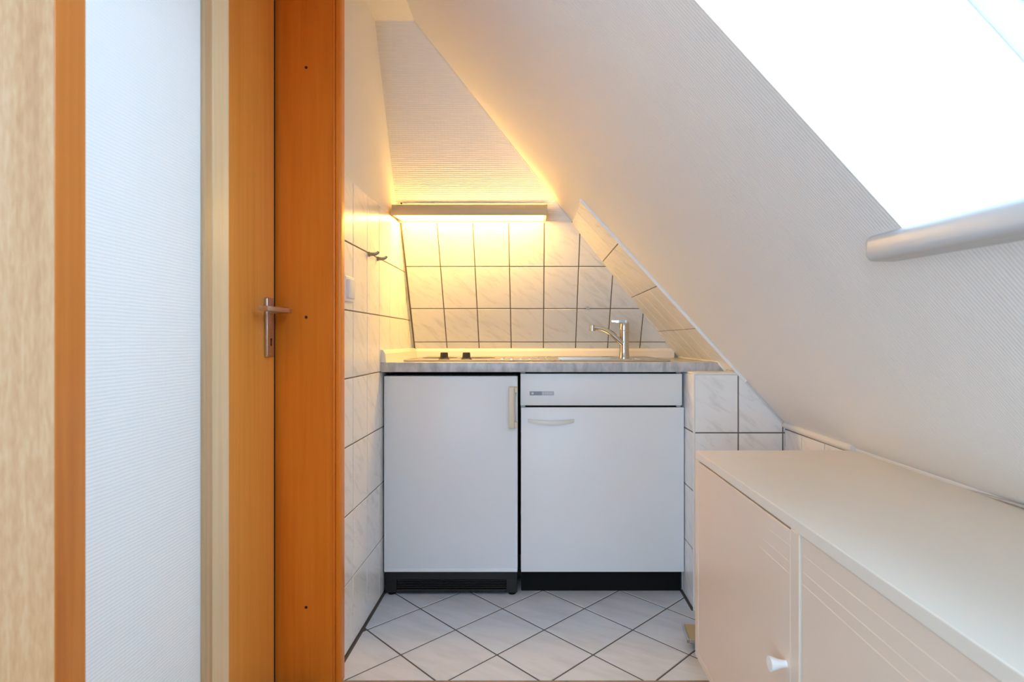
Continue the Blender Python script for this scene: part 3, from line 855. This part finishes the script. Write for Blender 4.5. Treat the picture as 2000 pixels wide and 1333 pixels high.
# ---- tap
TY = 2.27; tx = px(1219, TY); tz = zt + 0.005
tp = thing('kitchen_tap', 'chrome single-lever kitchen tap with curved spout at the sink', 'tap', (tx, TY, tz))
bm = B(); lathe(bm, (tx, TY, tz), (0, 0, 1), [(0, 0.0235), (0.006, 0.0235), (0.010, 0.0215), (0.035, 0.0195), (0.085, 0.0190), (0.112, 0.0195)], 24); obj('body', bm, M['chrome'], tp, smooth=True)
bm = B(); lathe(bm, (tx, TY, tz + 0.1125), (0, 0, 1), [(0, 0.0195), (0.002, 0.0200), (0.030, 0.0200), (0.036, 0.017), (0.037, 0.010)], 24); cap = obj('cartridge_cap', bm, M['chrome'], tp, smooth=True)
bm = B()
prev = None
for x, zz, wd, tk in ((0.010, 0.149, 0.018, 0.006), (-0.015, 0.151, 0.017, 0.005), (-0.035, 0.151, 0.013, 0.0035), (-0.052, 0.1525, 0.010, 0.003)):
    r = [bm.verts.new((tx + x, TY + a * wd, tz + zz + b * tk)) for a, b in ((-1, -1), (1, -1), (1, 1), (-1, 1))]
    if prev:
        for k in range(4): bm.faces.new((prev[k], prev[(k + 1) % 4], r[(k + 1) % 4], r[k]))
    else: bm.faces.new(r)
    prev = r
bm.faces.new(list(reversed(prev)))
obj('lever', bm, M['chrome'], tp, smooth=True)
def tpt(x, y): return (px(x, TY - 0.01), TY - 0.01, pz(y, TY - 0.01))
bm = B(); tube(bm, [tpt(1216, 671), tpt(1206, 662), tpt(1196, 653), tpt(1185, 646), tpt(1174, 642), tpt(1164, 640.5), tpt(1158, 640)], [0.012, 0.0115, 0.011, 0.0105, 0.0100, 0.0095, 0.0095], 14)
spout = obj('spout', bm, M['chrome'], tp, smooth=True)
a = Vector(tpt(1157, 635))
bm = B(); lathe(bm, a, (0, 0, -1), [(0, 0.0085), (0.002, 0.0115), (0.016, 0.0115), (0.017, 0.0125), (0.025, 0.0125)], 16); obj('aerator', bm, M['chrome'], spout, smooth=True)

# ---- warm fluorescent wall lamp
lx0, lx1 = XL + 0.006, 0.0495
lp = thing('wall_lamp', 'long beige fluorescent wall lamp glowing warm above the tiles', 'lamp', ((lx0 + lx1) / 2, 2.29, 1.44))
def wallpt(z, off): 
    return (back_y(z) - off * 1.0, z)
bm = B()
y0, z0_ = wallpt(1.434, 0.002); y1, z1_ = wallpt(1.500, 0.002)
prism(bm, [(lx0, y0, z0_), (lx0, y1, z1_), (lx0, y1 - 0.010, z1_ - 0.002), (lx0, y0 - 0.010, z0_)], (lx1 - lx0, 0, 0))
obj('back_plate', bm, M['lamp_shell'], lp)
bm = B(); box(bm, lx0 + 0.008, lx1 - 0.012, 2.180, 2.300, 1.4335, 1.4365)
obj('lower_diffuser', bm, M['glow_down'], lp, label='glowing warm diffuser strip under the lamp')
bm = B(); box(bm, lx0 + 0.030, lx1 - 0.035, 2.262, 2.288, 1.4700, 1.4730)
obj('upper_diffuser', bm, M['glow_up'], lp, label='narrow glowing slot on top of the lamp')
bm = B()
prism(bm, [(lx0, 2.168, 1.4640), (lx0, 2.168, 1.4670), (lx0, 2.261, 1.4730), (lx0, 2.261, 1.4700)], (lx1 - lx0, 0, 0))
obj('top_shield', bm, M['lamp_shell'], lp)
bm = B(); cp = []
for k in range(9):
    t = k / 8
    z = 1.4245 + 0.0425 * t
    cp.append((2.168 - 0.010 * math.sin(math.pi * (0.15 + 0.8 * t)), z))
inn = [(y + 0.003, z) for y, z in reversed(cp)]
prism(bm, [(lx0, y, z) for y, z in cp + inn], (lx1 - lx0, 0, 0))
obj('front_cover', bm, M['lamp_shell'], lp, smooth=True)
for a, b in ((lx0 - 0.001, lx0 + 0.003), (lx1 - 0.004, lx1)):
    bm = B()
    prism(bm, [(a, 2.165, 1.428), (a, 2.165, 1.464), (a, back_y(1.475) - 0.012, 1.475), (a, back_y(1.436) - 0.012, 1.436)], (b - a, 0, 0))
    obj('end_cap', bm, M['lamp_shell'], lp)
bm = B(); lathe(bm, (lx0 + 0.012, back_y(1.497) - 0.016, 1.497), (0, -1, 0), [(0, 0.004), (0.003, 0.0035)], 10); obj('screw', bm, M['brown_black'], lp)

# ---- light switch, hooks, nail
sw = thing('light_switch', 'white rocker light switch on the tiled wall beside the door jamb', 'switch', (XL, 1.668, 1.093))
bm = B(); box(bm, XL + 0.0005, XL + 0.009, 1.628, 1.708, 1.055, 1.131, 0.003, 3); obj('switch_frame', bm, M['switch'], sw, smooth=True)
bm = B(); box(bm, XL + 0.006, XL + 0.0165, 1.640, 1.697, 1.065, 1.121, 0.0025, 2)
bmesh.ops.transform(bm, matrix=Matrix.Translation((XL + 0.01, 1.668, 1.093)) @ Matrix.Rotation(0.06, 4, 'Y') @ Matrix.Translation((-XL - 0.01, -1.668, -1.093)), verts=bm.verts)
obj('rocker', bm, M['switch'], sw, smooth=True)
for k, (Y, lab) in enumerate(((1.884, 'small chrome wall hook nearer the door on the left tiles'), (1.988, 'small chrome wall hook nearer the lamp on the left tiles'))):
    hz = 1.2345 - 0.004
    hk = thing('wall_hook', lab, 'hook', (XL, Y, hz), group='chrome hooks on the left tiled wall')
    bm = B(); lathe(bm, (XL, Y, hz), (1, 0, 0), [(0, 0.0085), (0.003, 0.0085), (0.005, 0.0075)], 14); obj('rosette', bm, M['hook_metal'], hk, smooth=True)
    bm = B(); tube(bm, [(XL + 0.004, Y, hz), (XL + 0.018, Y, hz), (XL + 0.025, Y, hz + 0.001), (XL + 0.030, Y, hz + 0.004), (XL + 0.033, Y, hz + 0.0095)], [0.0065, 0.006, 0.0055, 0.005, 0.0045], 12); obj('pin', bm, M['hook_metal'], hk, smooth=True)
z_ = 1.0845
nl = thing('wall_nail', 'tiny metal nail in the tile joint above the tap', 'nail', (px(1148, back_y(z_)), back_y(z_), z_))
c_ = Vector((px(1148, 2.49), back_y(z_) - 0.006, z_ + 0.001))
bm = B(); lathe(bm, c_, (0, -1, -0.2), [(0, 0.004), (0.012, 0.004), (0.0125, 0.008), (0.015, 0.007)], 12); obj('head', bm, M['steel'], nl, smooth=True)

# ---- cream cupboard under the slope
CX, CB = 0.437, 0.8685                               # front face and back edge
CY1, CY0 = 1.519, 0.30                              # far end and near end
CT = 0.640; CBOT = 0.085
cup = thing('low_cupboard', 'long cream lacquered low cupboard under the sloping wall', 'cupboard', ((CX + CB) / 2, (CY0 + CY1) / 2, 0))
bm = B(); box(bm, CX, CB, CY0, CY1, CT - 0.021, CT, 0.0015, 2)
obj('top_board', bm, M['cream_skylit'], cup)
def cb(name, *a, mat='cream', parent=cup, bev=0.001):
    bm = B(); box(bm, *a, bev, 1); return obj(name, bm, M[mat], parent)
cb('side_panel', CX, CB - 0.01, CY1 - 0.028, CY1, CBOT, CT - 0.0212)
cb('side_panel', CX, CB - 0.01, CY0, CY0 + 0.02, CBOT, CT - 0.0212)
cb('divider_stile', CX, CB - 0.01, 0.922, 0.953, CBOT, CT - 0.0212)
cb('bottom_board', CX, CB - 0.01, 0.953, CY1 - 0.028, CBOT, CBOT + 0.020)
cb('bottom_board', CX, CB - 0.01, CY0 + 0.02, 0.922, CBOT, CBOT + 0.020)
cb('back_panel', CB - 0.010, CB - 0.004, CY0, CY1, CBOT, CT - 0.0212)
d1_ = cb('door', CX + 0.0008, CX + 0.017, 0.9555, CY1 - 0.0300, CBOT + 0.0215, CT - 0.0255)
d2_ = cb('door', CX + 0.0035, CX + 0.020, CY0 + 0.022, 0.9205, CBOT + 0.0215, CT - 0.0225)
cb('plinth', CX + 0.030, CX + 0.046, CY0 + 0.02, CY1 - 0.03, 0.0, CBOT - 0.0005)
cb('plinth', CX + 0.046, CB - 0.03, CY1 - 0.046, CY1 - 0.03, 0.0, CBOT - 0.0005)
for z, ys in ((0.5865, 1.045), (0.5586, 1.075), (0.538, 1.09)):
    for par, ya_, yb_, xx in ((d1_, 0.957, ys, CX + 0.0008), (d2_, CY0 + 0.03, 0.919, CX + 0.0035)):
        bm = B(); box(bm, xx - 0.0004, xx + 0.001, ya_, yb_, z - 0.0011, z + 0.0011, 0.0005, 1); obj('groove_line', bm, M['cream'], par)
KY, KZ = 0.972, 0.376
bm = B(); lathe(bm, (CX + 0.001, KY, KZ), (-1, 0, 0), [(0, 0.0065), (0.004, 0.0062), (0.012, 0.0075), (0.027, 0.0125), (0.029, 0.0125), (0.0285, 0.010), (0.024, 0.008)], 20)
obj('knob', bm, M['white_paint'], d1_, smooth=True, label='small white flared knob')

# ---- cable behind the cupboard top
bm = B()
def _bez(a, b, c, q): return [a[i] * (1 - q) ** 2 + 2 * b[i] * q * (1 - q) + c[i] * q * q for i in range(2)]
pts = []
for k in range(41):
    t = k / 40
    q = min(1.0, t / 0.45)
    xz = _bez((0.8720, 0.626), (0.8712, 0.652), (0.8610, 0.6430), q)
    pts.append((xz[0] - 0.0015 * math.sin(7 * max(0.0, t - 0.45)), 1.22 - 0.87 * t, xz[1]))
tube(bm, pts, 0.0027, 10)
cbl = obj('power_cable', bm, M['cable'], None, smooth=True)
tag(cbl, 'thin grey cable lying along the back of the cream cupboard top', 'cable')

# ---- low metal plate peeking out behind the cupboard
pt = thing('metal_floor_plate', 'small brass-coloured metal plate low over the floor behind the cream cupboard', 'metal plate', (0.53, 1.72, 0))
rotm = Matrix.Translation((0.470, 1.70, 0)) @ Matrix.Rotation(-0.10, 4, 'Z') @ Matrix.Translation((-0.46, -1.70, 0))
bm = B(); box(bm, 0.457, 0.60, 1.678, 1.765, 0.036, 0.042); bmesh.ops.transform(bm, matrix=rotm, verts=bm.verts); obj('plate', bm, M['olive'], pt)
bm = B()
box(bm, 0.450, 0.4565, 1.668, 1.765, 0.032, 0.044, 0.002, 2); box(bm, 0.4565, 0.60, 1.668, 1.6775, 0.032, 0.044, 0.002, 2)
bmesh.ops.transform(bm, matrix=rotm, verts=bm.verts); obj('rim', bm, M['chrome'], pt)
for x, y in ((0.575, 1.70), (0.575, 1.75), (0.50, 1.75)):
    bm = B(); lathe(bm, (x, y, 0), (0, 0, 1), [(0, 0.009), (0.0355, 0.007)], 10); obj('foot', bm, M['vent_black'], pt)
